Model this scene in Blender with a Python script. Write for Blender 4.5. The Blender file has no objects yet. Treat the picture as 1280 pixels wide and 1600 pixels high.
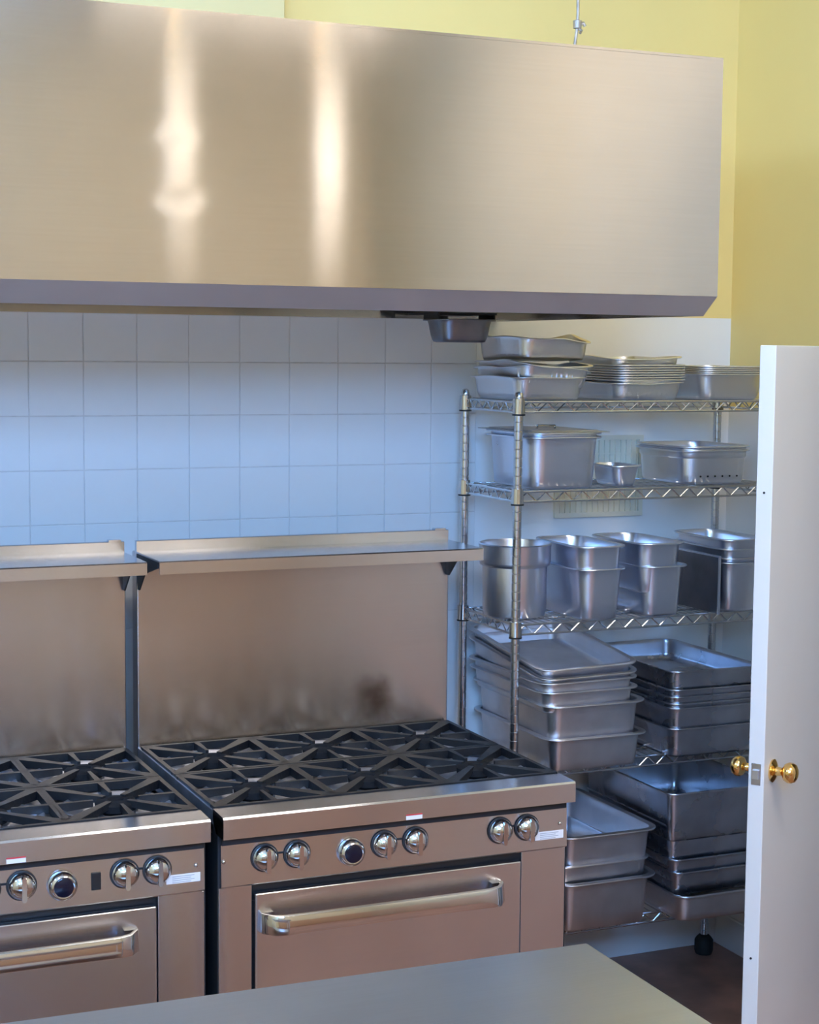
import bpy, math, random
from mathutils import Vector, Matrix

random.seed(7)
scene = bpy.context.scene
col = scene.collection

# ------------------------------------------------------------------ camera
cam_d = bpy.data.cameras.new('camera')
cam = bpy.data.objects.new('camera', cam_d)
col.objects.link(cam)
FPX = 2682.76
cam_d.sensor_fit = 'VERTICAL'
cam_d.sensor_height = 36.0
cam_d.lens = 36.0 * FPX / 1600.0
cam_d.clip_start = 0.05
cr = Vector((0.9161, -0.4008, 0.0092)); cu = Vector((0.0291, 0.0895, 0.9956)); cf = Vector((0.3999, 0.9118, -0.0936))
cr.normalize(); cf.normalize(); cu = cr.cross(cf).normalized()
cam.matrix_world = Matrix(((cr.x, cu.x, -cf.x, -0.9412), (cr.y, cu.y, -cf.y, -4.7750), (cr.z, cu.z, -cf.z, 1.9835), (0, 0, 0, 1)))
scene.camera = cam

# ------------------------------------------------------------------ daylight, exposure
world = bpy.data.worlds.new('sky'); scene.world = world
world.use_nodes = True
bg = world.node_tree.nodes['Background']
bg.inputs[0].default_value = (0.20, 0.47, 1.0, 1)
bg.inputs[1].default_value = 54.0
scene.view_settings.view_transform = 'Standard'
scene.view_settings.look = 'None'
scene.view_settings.gamma = 1.0
scene.view_settings.exposure = 0.08
scene.view_settings.use_curve_mapping = False
scene.cycles.max_bounces = 10
scene.cycles.diffuse_bounces = 6
scene.cycles.glossy_bounces = 5
scene.cycles.sample_clamp_indirect = 6.0
scene.cycles.caustics_reflective = True
scene.cycles.blur_glossy = 0.5

ROOM = dict(x0=-2.6, x1=2.30, y0=-5.6, y1=0.0, z1=3.75)
# window openings: wall, along0, along1, z0, z1
WINDOWS = [('left', -2.40, -1.50, 2.97, 3.44), ('rear', -2.35, -1.25, 2.60, 3.60), ('rear', -1.15, -0.05, 2.60, 3.60)]

def portal(wall, a, b, z0, z1):
    l = bpy.data.lights.new('window_daylight', 'AREA')
    l.shape = 'RECTANGLE'; l.size = b - a; l.size_y = z1 - z0
    l.cycles.is_portal = True
    o = bpy.data.objects.new('window_daylight', l); col.objects.link(o)
    if wall == 'left':
        o.location = (ROOM['x0'] - 0.02, (a + b) / 2, (z0 + z1) / 2)
        o.rotation_euler = (math.radians(90), 0, math.radians(-90))
    else:
        o.location = ((a + b) / 2, ROOM['y0'] - 0.02, (z0 + z1) / 2)
        o.rotation_euler = (math.radians(90), 0, 0)
        o.rotation_euler = (math.radians(-90), 0, math.radians(180))
    return o
for w in WINDOWS: portal(*w)

# globe lamps are built with the room (their own light)
LAMP_COLOR = (1.0, 0.89, 0.75)
CEILING_FILL = 12.0
LAMPS = [(0.97, -4.2, 2.78, 5.0, 'opal globe pendant lamp over the aisle'), (1.57, -4.2, 2.78, 7.0, 'opal globe pendant lamp nearest the side wall'),
         (-1.0, -2.7, 2.98, 190.0, 'added globe fill lamp out of view above the prep table')]  # globe over the table is an added fill lamp, out of view

# ------------------------------------------------------------------ materials
def new_mat(name):
    m = bpy.data.materials.new(name); m.use_nodes = True
    return m, m.node_tree.nodes, m.node_tree.links, m.node_tree.nodes['Principled BSDF']

def mat(name, color, rough=0.5, metal=0.0, spec=0.5, var=0.0, vscale=4.0, bump=0.0, bscale=60.0, rvar=0.0, coat=0.0):
    m, N, L, b = new_mat(name)
    b.inputs['Base Color'].default_value = (*color, 1)
    b.inputs['Roughness'].default_value = rough
    b.inputs['Metallic'].default_value = metal
    b.inputs['Specular IOR Level'].default_value = spec
    b.inputs['Coat Weight'].default_value = coat
    tc = N.new('ShaderNodeTexCoord')
    if var > 0 or rvar > 0:
        n = N.new('ShaderNodeTexNoise'); n.inputs['Scale'].default_value = vscale; n.inputs['Detail'].default_value = 5
        L.new(tc.outputs['Object'], n.inputs['Vector'])
        if var > 0:
            r = N.new('ShaderNodeValToRGB')
            r.color_ramp.elements[0].position = 0.3; r.color_ramp.elements[1].position = 0.7
            r.color_ramp.elements[0].color = (*[max(0, c * (1 - var)) for c in color], 1)
            r.color_ramp.elements[1].color = (*[min(1, c * (1 + var)) for c in color], 1)
            L.new(n.outputs['Fac'], r.inputs['Fac']); L.new(r.outputs['Color'], b.inputs['Base Color'])
        if rvar > 0:
            mr = N.new('ShaderNodeMapRange')
            mr.inputs['To Min'].default_value = max(0.02, rough - rvar); mr.inputs['To Max'].default_value = min(1, rough + rvar)
            L.new(n.outputs['Fac'], mr.inputs['Value']); L.new(mr.outputs['Result'], b.inputs['Roughness'])
    if bump > 0:
        n2 = N.new('ShaderNodeTexNoise'); n2.inputs['Scale'].default_value = bscale; n2.inputs['Detail'].default_value = 3
        L.new(tc.outputs['Object'], n2.inputs['Vector'])
        bp = N.new('ShaderNodeBump'); bp.inputs['Strength'].default_value = bump; bp.inputs['Distance'].default_value = 0.002
        L.new(n2.outputs['Fac'], bp.inputs['Height']); L.new(bp.outputs['Normal'], b.inputs['Normal'])
    return m

def brushed(name, color, rough, aniso=0.85, var=0.05, rvar=0.03, tangent=(0, 0.7071, 0.7071), stain=None, grain=0.3):
    """stainless steel with a horizontal grain: grain lines along world X"""
    m, N, L, b = new_mat(name)
    b.inputs['Metallic'].default_value = 1.0
    b.inputs['Roughness'].default_value = rough
    b.inputs['Anisotropic'].default_value = aniso
    t = N.new('ShaderNodeCombineXYZ')
    for i in range(3): t.inputs[i].default_value = tangent[i]
    L.new(t.outputs[0], b.inputs['Tangent'])
    g = N.new('ShaderNodeNewGeometry')
    # microscopic scratches along X tilt the surface up and down
    wn = N.new('ShaderNodeTexWhiteNoise'); wn.noise_dimensions = '3D'
    L.new(g.outputs['Position'], wn.inputs['Vector'])
    sp = N.new('ShaderNodeSeparateColor'); L.new(wn.outputs['Color'], sp.inputs[0])
    sm1 = N.new('ShaderNodeMath'); sm1.operation = 'ADD'; L.new(sp.outputs[0], sm1.inputs[0]); L.new(sp.outputs[1], sm1.inputs[1])
    sm2 = N.new('ShaderNodeMath'); sm2.operation = 'MULTIPLY_ADD'; sm2.inputs[1].default_value = grain; sm2.inputs[2].default_value = -grain
    L.new(sm1.outputs[0], sm2.inputs[0])
    tv = N.new('ShaderNodeVectorMath'); tv.operation = 'SCALE'; L.new(t.outputs[0], tv.inputs[0]); L.new(sm2.outputs[0], tv.inputs['Scale'])
    nv = N.new('ShaderNodeVectorMath'); nv.operation = 'ADD'; L.new(g.outputs['Normal'], nv.inputs[0]); L.new(tv.outputs[0], nv.inputs[1])
    nn_ = N.new('ShaderNodeVectorMath'); nn_.operation = 'NORMALIZE'; L.new(nv.outputs[0], nn_.inputs[0]); L.new(nn_.outputs[0], b.inputs['Normal'])
    mp = N.new('ShaderNodeMapping'); mp.inputs['Scale'].default_value = (1.5, 60, 60)
    L.new(g.outputs['Position'], mp.inputs['Vector'])
    n = N.new('ShaderNodeTexNoise'); n.inputs['Scale'].default_value = 3; n.inputs['Detail'].default_value = 6
    L.new(mp.outputs[0], n.inputs['Vector'])
    n2 = N.new('ShaderNodeTexNoise'); n2.inputs['Scale'].default_value = 3.5; n2.inputs['Detail'].default_value = 3
    L.new(g.outputs['Position'], n2.inputs['Vector'])
    ad = N.new('ShaderNodeMath'); ad.operation = 'ADD'
    h1 = N.new('ShaderNodeMath'); h1.operation = 'MULTIPLY'; h1.inputs[1].default_value = 0.35
    h2 = N.new('ShaderNodeMath'); h2.operation = 'MULTIPLY'; h2.inputs[1].default_value = 0.65
    L.new(n.outputs['Fac'], h1.inputs[0]); L.new(n2.outputs['Fac'], h2.inputs[0])
    L.new(h1.outputs[0], ad.inputs[0]); L.new(h2.outputs[0], ad.inputs[1])
    r = N.new('ShaderNodeValToRGB')
    r.color_ramp.elements[0].position = 0.3; r.color_ramp.elements[1].position = 0.7
    r.color_ramp.elements[0].color = (*[c * (1 - var) for c in color], 1)
    r.color_ramp.elements[1].color = (*[min(1, c * (1 + var)) for c in color], 1)
    L.new(ad.outputs[0], r.inputs['Fac'])
    out = r.outputs['Color']
    mr = N.new('ShaderNodeMapRange')
    mr.inputs['To Min'].default_value = rough - rvar; mr.inputs['To Max'].default_value = rough + rvar
    L.new(ad.outputs[0], mr.inputs['Value']); L.new(mr.outputs['Result'], b.inputs['Roughness'])
    if stain:
        (sx, sy, sz), rad, sc = stain
        d = N.new('ShaderNodeVectorMath'); d.operation = 'DISTANCE'; d.inputs[1].default_value = (sx, sy, sz)
        sm = N.new('ShaderNodeMapping'); L.new(g.outputs['Position'], sm.inputs['Vector'])
        nn = N.new('ShaderNodeTexNoise'); nn.inputs['Scale'].default_value = 18; nn.inputs['Detail'].default_value = 4
        L.new(g.outputs['Position'], nn.inputs['Vector'])
        mul = N.new('ShaderNodeVectorMath'); mul.operation = 'SCALE'; mul.inputs['Scale'].default_value = 0.05
        L.new(nn.outputs['Color'], mul.inputs[0])
        va = N.new('ShaderNodeVectorMath'); va.operation = 'ADD'
        L.new(sm.outputs[0], va.inputs[0]); L.new(mul.outputs[0], va.inputs[1])
        L.new(va.outputs[0], d.inputs[0])
        rr = N.new('ShaderNodeMapRange'); rr.interpolation_type = 'SMOOTHSTEP'
        rr.inputs['From Min'].default_value = rad; rr.inputs['From Max'].default_value = rad * 0.15
        rr.inputs['To Min'].default_value = 0.0; rr.inputs['To Max'].default_value = 0.85
        L.new(d.outputs['Value'], rr.inputs['Value'])
        mx = N.new('ShaderNodeMix'); mx.data_type = 'RGBA'
        mx.inputs['B'].default_value = (*sc, 1)
        L.new(rr.outputs['Result'], mx.inputs['Factor']); L.new(out, mx.inputs['A'])
        out = mx.outputs['Result']
    L.new(out, b.inputs['Base Color'])
    return m

def wall_paint(name, upper, lower, zsplit, rough=0.6):
    """painted wall: one paint above the split height, another below"""
    m, N, L, b = new_mat(name)
    b.inputs['Roughness'].default_value = rough
    g = N.new('ShaderNodeNewGeometry'); s = N.new('ShaderNodeSeparateXYZ')
    L.new(g.outputs['Position'], s.inputs[0])
    c = N.new('ShaderNodeMath'); c.operation = 'GREATER_THAN'; c.inputs[1].default_value = zsplit
    L.new(s.outputs['Z'], c.inputs[0])
    n = N.new('ShaderNodeTexNoise'); n.inputs['Scale'].default_value = 2.2; n.inputs['Detail'].default_value = 4
    L.new(g.outputs['Position'], n.inputs['Vector'])
    mx = N.new('ShaderNodeMix'); mx.data_type = 'RGBA'
    mx.inputs['A'].default_value = (*lower, 1); mx.inputs['B'].default_value = (*upper, 1)
    L.new(c.outputs[0], mx.inputs['Factor'])
    hs = N.new('ShaderNodeHueSaturation')
    mr = N.new('ShaderNodeMapRange'); mr.inputs['To Min'].default_value = 0.96; mr.inputs['To Max'].default_value = 1.04
    L.new(n.outputs['Fac'], mr.inputs['Value']); L.new(mr.outputs['Result'], hs.inputs['Value'])
    L.new(mx.outputs['Result'], hs.inputs['Color']); L.new(hs.outputs['Color'], b.inputs['Base Color'])
    n2 = N.new('ShaderNodeTexNoise'); n2.inputs['Scale'].default_value = 90
    L.new(g.outputs['Position'], n2.inputs['Vector'])
    bp = N.new('ShaderNodeBump'); bp.inputs['Strength'].default_value = 0.06; bp.inputs['Distance'].default_value = 0.002
    L.new(n2.outputs['Fac'], bp.inputs['Height']); L.new(bp.outputs['Normal'], b.inputs['Normal'])
    return m

YELLOW = (0.90, 0.70, 0.27)
WHITE = (0.88, 0.87, 0.85)
M = {}
M['wall_back'] = wall_paint('wall_back_paint', YELLOW, WHITE, 2.098)
M['wall_right'] = wall_paint('wall_right_paint', YELLOW, WHITE, 1.80)
M['wall_plain'] = wall_paint('wall_yellow_paint', (0.80, 0.70, 0.42), (0.80, 0.70, 0.42), -9)
M['wall_rear'] = wall_paint('wall_tan_paint', (0.68, 0.58, 0.42), (0.54, 0.34, 0.22), 1.3)
M['wall_aisle'] = wall_paint('wall_dull_tan_paint', (0.47, 0.40, 0.28), (0.48, 0.33, 0.24), 1.3)
M['cream'] = mat('cream_paint', (0.80, 0.66, 0.32), 0.6, var=0.03)
M['ceiling'] = mat('ceiling_paint', (0.82, 0.79, 0.70), 0.8, var=0.02)
M['floor'] = mat('floor_quarry', (0.30, 0.155, 0.11), 0.45, var=0.35, vscale=7, bump=0.15, rvar=0.1)
M['tile'] = mat('white_glazed_tile', (0.80, 0.80, 0.79), 0.22, var=0.015, vscale=8, bump=0.03, bscale=20)
M['grout'] = mat('grout', (0.66, 0.64, 0.62), 0.9, var=0.1, vscale=30)
M['white_paint'] = mat('white_gloss_paint', (0.72, 0.70, 0.68), 0.35, var=0.02, bump=0.03)
M['brass'] = mat('polished_brass', (0.88, 0.58, 0.22), 0.13, 1.0)
M['chrome'] = mat('chrome', (0.62, 0.62, 0.63), 0.08, 1.0)
M['chrome_satin'] = mat('chrome_plated_wire', (0.62, 0.63, 0.65), 0.22, 1.0, rvar=0.05, vscale=30)
M['hood'] = brushed('hood_steel', (0.62, 0.59, 0.57), 0.09, 0.8, 0.05, 0.015, grain=0.12)
M['lip'] = mat('satin_lip_steel', (0.60, 0.53, 0.50), 0.5, 0.75, var=0.06)
M['range_steel'] = brushed('range_steel', (0.63, 0.65, 0.71), 0.16, 0.8, 0.04, 0.02)
M['backguard'] = brushed('backguard_steel', (0.55, 0.55, 0.59), 0.17, 0.8, 0.05, 0.02, stain=((0.92, -0.35, 1.03), 0.09, (0.10, 0.055, 0.03)))
M['table_steel'] = brushed('table_steel', (0.74, 0.77, 0.80), 0.30, 0.3, 0.06, 0.04, grain=0.12)
M['pan_steel'] = mat('pan_steel', (0.76, 0.79, 0.88), 0.30, 1.0, var=0.05, vscale=8, rvar=0.06)
M['pan_worn'] = mat('worn_pan_steel', (0.70, 0.69, 0.72), 0.36, 1.0, var=0.12, vscale=9, rvar=0.08)
M['pan_dark'] = mat('darkened_pan_steel', (0.54, 0.55, 0.60), 0.28, 1.0, var=0.25, vscale=6, rvar=0.08)
M['lid_dark'] = mat('dull_dark_steel', (0.25, 0.25, 0.28), 0.4, 1.0, var=0.2, vscale=10)
M['foil'] = mat('aluminium_foil', (0.80, 0.80, 0.82), 0.36, 1.0, bump=0.12, bscale=30, rvar=0.08, vscale=20)
M['iron'] = mat('cast_iron', (0.012, 0.013, 0.016), 0.42, 0.0, 0.5, var=0.3, vscale=20, bump=0.3, bscale=120)
M['burner'] = mat('burner_iron', (0.015, 0.015, 0.017), 0.8, 0.0, 0.15, var=0.3, vscale=20)
M['bowl'] = mat('burner_bowl', (0.42, 0.44, 0.50), 0.34, 0.85, var=0.25, vscale=12)
M['black'] = mat('black_enamel', (0.012, 0.012, 0.014), 0.4)
M['dark_side'] = mat('dark_side_panel', (0.03, 0.03, 0.034), 0.5, 0.3)
M['rubber'] = mat('black_rubber', (0.012, 0.012, 0.012), 0.7)
M['blue_face'] = mat('dark_blue_dial_face', (0.005, 0.006, 0.018), 0.2)
M['label'] = mat('white_sticker', (0.78, 0.78, 0.80), 0.5)
M['label_ink'] = mat('grey_print', (0.36, 0.37, 0.42), 0.6)
M['red'] = mat('red_print', (0.55, 0.04, 0.05), 0.5)
M['vent'] = mat('cream_enamel', (0.85, 0.80, 0.64), 0.45)
M['filter'] = mat('grease_filter_steel', (0.35, 0.34, 0.33), 0.4, 1.0)
M['hole'] = mat('dark_hole', (0.01, 0.01, 0.012), 0.8)
M['rust'] = mat('dull_galvanised', (0.50, 0.46, 0.42), 0.5, 0.7, var=0.2, vscale=60)

def glass_mat():
    m = bpy.data.materials.new('window_glass'); m.use_nodes = True
    N = m.node_tree.nodes; L = m.node_tree.links; N.clear()
    o = N.new('ShaderNodeOutputMaterial'); t = N.new('ShaderNodeBsdfTransparent'); g = N.new('ShaderNodeBsdfGlossy')
    g.inputs['Roughness'].default_value = 0.02
    mx = N.new('ShaderNodeMixShader'); mx.inputs[0].default_value = 0.06
    L.new(t.outputs[0], mx.inputs[1]); L.new(g.outputs[0], mx.inputs[2]); L.new(mx.outputs[0], o.inputs['Surface'])
    return m
M['glass'] = glass_mat()

# ------------------------------------------------------------------ mesh helpers
class MB:
    def __init__(self): self.v = []; self.f = []
    def add(self, vs, fs):
        o = len(self.v); self.v += [tuple(p) for p in vs]; self.f += [tuple(i + o for i in f) for f in fs]; return self
    def box(self, x0, x1, y0, y1, z0, z1):
        vs = [(x0, y0, z0), (x1, y0, z0), (x1, y1, z0), (x0, y1, z0), (x0, y0, z1), (x1, y0, z1), (x1, y1, z1), (x0, y1, z1)]
        return self.add(vs, [(0, 3, 2, 1), (4, 5, 6, 7), (0, 1, 5, 4), (1, 2, 6, 5), (2, 3, 7, 6), (3, 0, 4, 7)])
    def prism(self, poly, axis, a, b):
        """extrude a 2D polygon along an axis ('x': poly in (y,z); 'y': (x,z); 'z': (x,y))"""
        def P(p, t):
            return {'x': (t, p[0], p[1]), 'y': (p[0], t, p[1]), 'z': (p[0], p[1], t)}[axis]
        n = len(poly)
        vs = [P(p, a) for p in poly] + [P(p, b) for p in poly]
        fs = [tuple(reversed(range(n))), tuple(range(n, 2 * n))] + [(i, (i + 1) % n, n + (i + 1) % n, n + i) for i in range(n)]
        return self.add(vs, fs)
    def lathe(self, prof, seg=20, org=(0, 0, 0), axis='z', caps=True):
        """prof: list of (r, h)"""
        vs = []; fs = []
        def P(r, a, h):
            c, s = r * math.cos(a), r * math.sin(a)
            p = {'z': (c, s, h), 'y': (c, h, s), 'x': (h, c, s)}[axis]
            return (p[0] + org[0], p[1] + org[1], p[2] + org[2])
        for r, h in prof:
            for k in range(seg): vs.append(P(r, 2 * math.pi * k / seg, h))
        for i in range(len(prof) - 1):
            for k in range(seg):
                k2 = (k + 1) % seg
                fs.append((i * seg + k, i * seg + k2, (i + 1) * seg + k2, (i + 1) * seg + k))
        if caps:
            fs.append(tuple(reversed(range(seg)))); b = (len(prof) - 1) * seg; fs.append(tuple(range(b, b + seg)))
        return self.add(vs, fs)
    def tube(self, pts, r, seg=6):
        pts = [Vector(p) for p in pts]; vs = []; fs = []
        n = len(pts)
        for i, p in enumerate(pts):
            t = (pts[min(i + 1, n - 1)] - pts[max(i - 1, 0)]).normalized()
            ref = Vector((0, 0, 1)) if abs(t.z) < 0.9 else Vector((1, 0, 0))
            a = t.cross(ref).normalized(); b = a.cross(t)
            for k in range(seg):
                an = 2 * math.pi * k / seg
                vs.append(p + a * (r * math.cos(an)) + b * (r * math.sin(an)))
        for i in range(n - 1):
            for k in range(seg):
                k2 = (k + 1) % seg
                fs.append((i * seg + k, i * seg + k2, (i + 1) * seg + k2, (i + 1) * seg + k))
        fs.append(tuple(reversed(range(seg)))); fs.append(tuple(range((n - 1) * seg, n * seg)))
        return self.add(vs, fs)
    def mesh(self, name, m, smooth=None):
        me = bpy.data.meshes.new(name); me.from_pydata(self.v, [], self.f); me.validate()
        import bmesh
        bm = bmesh.new(); bm.from_mesh(me); bmesh.ops.recalc_face_normals(bm, faces=bm.faces); bm.to_mesh(me); bm.free()
        me.materials.append(m)
        if smooth is not None:
            for p in me.polygons: p.use_smooth = True
            me.set_sharp_from_angle(angle=math.radians(smooth))
        me.update()
        return me
    def build(self, name, m, parent=None, loc=(0, 0, 0), smooth=None, bevel=0.0, seg=2):
        o = link(name, self.mesh(name, m, smooth), parent, loc)
        if bevel > 0:
            b = o.modifiers.new('bevel', 'BEVEL'); b.width = bevel; b.segments = seg; b.limit_method = 'ANGLE'; b.angle_limit = math.radians(40)
            if smooth is None:
                for p in o.data.polygons: p.use_smooth = True
                wn = o.modifiers.new('wn', 'WEIGHTED_NORMAL'); wn.keep_sharp = False
        return o

def link(name, data, parent=None, loc=(0, 0, 0), rot=(0, 0, 0)):
    o = bpy.data.objects.new(name, data); col.objects.link(o)
    o.location = loc; o.rotation_euler = rot
    if parent is not None: o.parent = parent
    return o

def thing(name, label, cat, loc=(0, 0, 0), rz=0.0, group=None):
    o = bpy.data.objects.new(name, None); o.empty_display_size = 0.1; col.objects.link(o)
    o.location = loc; o.rotation_euler = (0, 0, rz)
    return tag(o, label, cat, group)
def tag(o, label, cat, group=None):
    o['label'] = label; o['category'] = cat
    if group: o['group'] = group
    return o
def structure(o, label=None):
    o['kind'] = 'structure'
    if label: o['label'] = label
    return o

# ------------------------------------------------------------------ room
X0, X1, Y0, Y1, ZC = ROOM['x0'], ROOM['x1'], ROOM['y0'], ROOM['y1'], ROOM['z1']
HALL = 3.6
structure(MB().box(X0 - 0.15, HALL, Y0 - 0.15, 0.15, -0.10, 0.0).build('floor', M['floor']), 'dark reddish brown kitchen floor')
structure(MB().box(X0 - 0.15, HALL, Y0 - 0.15, 0.15, ZC, ZC + 0.1).build('ceiling', M['ceiling']), 'pale painted ceiling')

wb = structure(MB().box(X0, HALL, 0.0, 0.15, 0.0, ZC).build('wall_back', M['wall_back']), 'back wall, yellow above and white below')
# wall tiles: grid of glazed squares behind the ranges
T = 0.1524; TZ0 = 1.9456; ngap = 0.0013
tm = MB()
h = T / 2 - ngap; c = h - 0.0012; d0, d1 = -0.0048, -0.0055
ring0 = [(-h, 0.0, -h), (h, 0.0, -h), (h, 0.0, h), (-h, 0.0, h)]
ring1 = [(-h, d0, -h), (h, d0, -h), (h, d0, h), (-h, d0, h)]
ring2 = [(-c, d1, -c), (c, d1, -c), (c, d1, c), (-c, d1, c)]
tm.add(ring0 + ring1 + ring2, [(i, (i + 1) % 4, 4 + (i + 1) % 4, 4 + i) for i in range(4)] + [(4 + i, 4 + (i + 1) % 4, 8 + (i + 1) % 4, 8 + i) for i in range(4)] + [(8, 9, 10, 11)])
tile_me = tm.mesh('tile', M['tile'])
gr = MB().box(-9 * T, 9 * T, -0.0038, 0.0, TZ0 - 5 * T, TZ0 + T).build('grout_bed', M['grout'], wb)
for i in range(-9, 9):
    for k in range(-5, 1):
        rnd = random.Random(i * 31 + k)
        t = link('tile', tile_me, wb, ((i + 0.5) * T, -0.0008 + rnd.uniform(-0.0003, 0.0003), TZ0 + (k + 0.5) * T),
                 (rnd.uniform(-0.002, 0.002), 0, rnd.uniform(-0.002, 0.002)))

# right wall with the doorway
DY0, DY1, DZ = -1.60, -0.735, 2.03
m = MB().box(X1, X1 + 0.12, DY1, 0.0, 0.0, ZC).box(X1, X1 + 0.12, DY0, DY1, DZ, ZC).box(X1, X1 + 0.12, DY0 - 0.15, DY0, 0, ZC)
structure(MB().box(X1, X1 + 0.12, Y0, DY0 - 0.15, 0.0, ZC).build('wall_aisle', M['wall_aisle']), 'tan and brown side wall past the doorway')
wr = structure(m.build('wall_right', M['wall_right']), 'yellow side wall, white in its lower part')
structure(MB().box(HALL, HALL + 0.1, Y0, 0.0, 0.0, ZC).build('wall_hall', M['wall_plain']), 'hallway wall beyond the open door')
tr = MB()
tr.box(X1 - 0.018, X1, DY1, DY1 + 0.07, 0, DZ + 0.07).box(X1 - 0.018, X1, DY0 - 0.07, DY0, 0, DZ + 0.07).box(X1 - 0.018, X1, DY0, DY1, DZ, DZ + 0.07)
structure(tr.build('trim_1', M['white_paint'], bevel=0.003), 'white door casing on the side wall')
# left and rear walls with window openings
def holed_wall(name, wall, label):
    wins = sorted([w[1:] for w in WINDOWS if w[0] == wall])
    a0, a1 = (Y0, Y1) if wall == 'left' else (X0, HALL)
    m = MB()
    def seg(a, b, z0, z1):
        if wall == 'left': m.box(X0 - 0.15, X0, a, b, z0, z1)
        else: m.box(a, b, Y0 - 0.15, Y0, z0, z1)
    p = a0
    for (a, b, z0, z1) in wins:
        seg(p, a, 0, ZC); seg(a, b, 0, z0); seg(a, b, z1, ZC); p = b
    seg(p, a1, 0, ZC)
    return structure(m.build(name, M['wall_rear' if wall == 'rear' else 'wall_plain']), label)
holed_wall('wall_left', 'left', 'yellow wall with tall windows')
holed_wall('wall_rear', 'rear', 'tan and brown wall behind the photographer')
for n, (wall, a, b, z0, z1) in enumerate(WINDOWS):
    e = bpy.data.objects.new('window_%d' % (n + 1), None); col.objects.link(e); structure(e, 'tall white framed window')
    fr = MB(); pn = MB(); fw_ = 0.03
    def bx(mb, p0, p1, q0, q1, d0, d1):
        if wall == 'left': mb.box(X0 + d0, X0 + d1, p0, p1, q0, q1)
        else: mb.box(p0, p1, Y0 + d0, Y0 + d1, q0, q1)
    bx(fr, a, a + fw_, z0, z1, -0.10, -0.05); bx(fr, b - fw_, b, z0, z1, -0.10, -0.05)
    bx(fr, a, b, z0, z0 + fw_, -0.10, -0.05); bx(fr, a, b, z1 - fw_, z1, -0.10, -0.05)
    if b - a > 0.5: bx(fr, a, b, (z0 + z1) / 2 - 0.025, (z0 + z1) / 2 + 0.025, -0.10, -0.05)
    fr.build('window_frame', M['white_paint'], e)
    bx(pn, a + fw_, b - fw_, z0 + fw_, z1 - fw_, -0.078, -0.074); pn.build('pane', M['glass'], e)
# boxed-in chase above the hood, pale cream
structure(MB().box(-1.3, 0.712, -0.10, 0.0, 2.12, ZC).build('wall_chase', M['cream'], bevel=0.004), 'pale cream boxed chase above the hood at the upper left')
structure(MB().box(X0, X1, -0.022, 0.0, 0.0, 0.11).build('baseboard_back', M['white_paint'], bevel=0.003), 'white baseboard behind the rack')
structure(MB().box(X1 - 0.015, X1, DY1 + 0.07, -0.022, 0.0, 0.11).build('baseboard_right', M['white_paint'], bevel=0.003), 'white baseboard on the side wall')

# pendant globe lamps behind the photographer's position, the table one added as fill
def lamp_mat(strength, color):
    m = bpy.data.materials.new('opal_glass_lit'); m.use_nodes = True
    b = m.node_tree.nodes['Principled BSDF']
    b.inputs['Base Color'].default_value = (0.9, 0.88, 0.82, 1)
    b.inputs['Emission Color'].default_value = (*color, 1); b.inputs['Emission Strength'].default_value = strength
    return m
globe_mb = MB().lathe([(0.003, -0.065), (0.033, -0.057), (0.055, -0.036), (0.065, 0.0), (0.055, 0.036), (0.033, 0.058), (0.03, 0.065)], 24)
for (lx, ly, lz, ls, lb) in LAMPS:
    l = thing('pendant_lamp', lb, 'lamp', (lx, ly, lz))
    globe_mb.build('globe', lamp_mat(ls, LAMP_COLOR), l, smooth=60)
    MB().lathe([(0.031, 0.062), (0.033, 0.08), (0.015, 0.10), (0.008, 0.105), (0.008, ZC - lz - 0.03), (0.06, ZC - lz - 0.025), (0.06, ZC - lz)], 16).build('stem', M['brass'], l, smooth=40)

# unseen ceiling panel added as fill light for the corner beside the hood
cl = thing('ceiling_fill', 'added fill light panel on the ceiling over the aisle beside the prep table', 'lamp', (1.22, -3.40, ZC))
MB().box(-0.62, 0.62, -0.82, -0.78, -0.06, 0).box(-0.62, 0.62, 0.78, 0.82, -0.06, 0).box(-0.62, -0.58, -0.78, 0.78, -0.06, 0).box(0.58, 0.62, -0.78, 0.78, -0.06, 0).build('frame', M['white_paint'], cl)
MB().box(-0.58, 0.58, -0.78, 0.78, -0.05, -0.045).build('diffuser', lamp_mat(CEILING_FILL, LAMP_COLOR), cl)

# wall grille behind the rack
g = thing('wall_vent', 'cream wall vent grille with thin vertical bars behind the rack', 'vent', (1.81, 0, 1.59))
MB().box(-0.16, 0.16, -0.012, 0, 0.115, 0.13).box(-0.16, 0.16, -0.012, 0, -0.13, -0.115).box(-0.16, -0.145, -0.012, 0, -0.115, 0.115).box(0.145, 0.16, -0.012, 0, -0.115, 0.115).build('frame', M['vent'], g)
MB().box(-0.145, 0.145, -0.003, 0, -0.115, 0.115).build('backing', M['vent'], g)
vb = MB().box(-0.0022, 0.0022, -0.009, -0.003, -0.115, 0.115).mesh('bar', M['vent'])
for k in range(15): link('bar', vb, g, (-0.14 + 0.02 * k, 0, 0))
hb = MB().box(-0.145, 0.145, -0.007, -0.003, -0.002, 0.002).mesh('cross_bar', M['vent'])
for k in range(4): link('cross_bar', hb, g, (0, 0, -0.07 + 0.047 * k))

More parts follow.
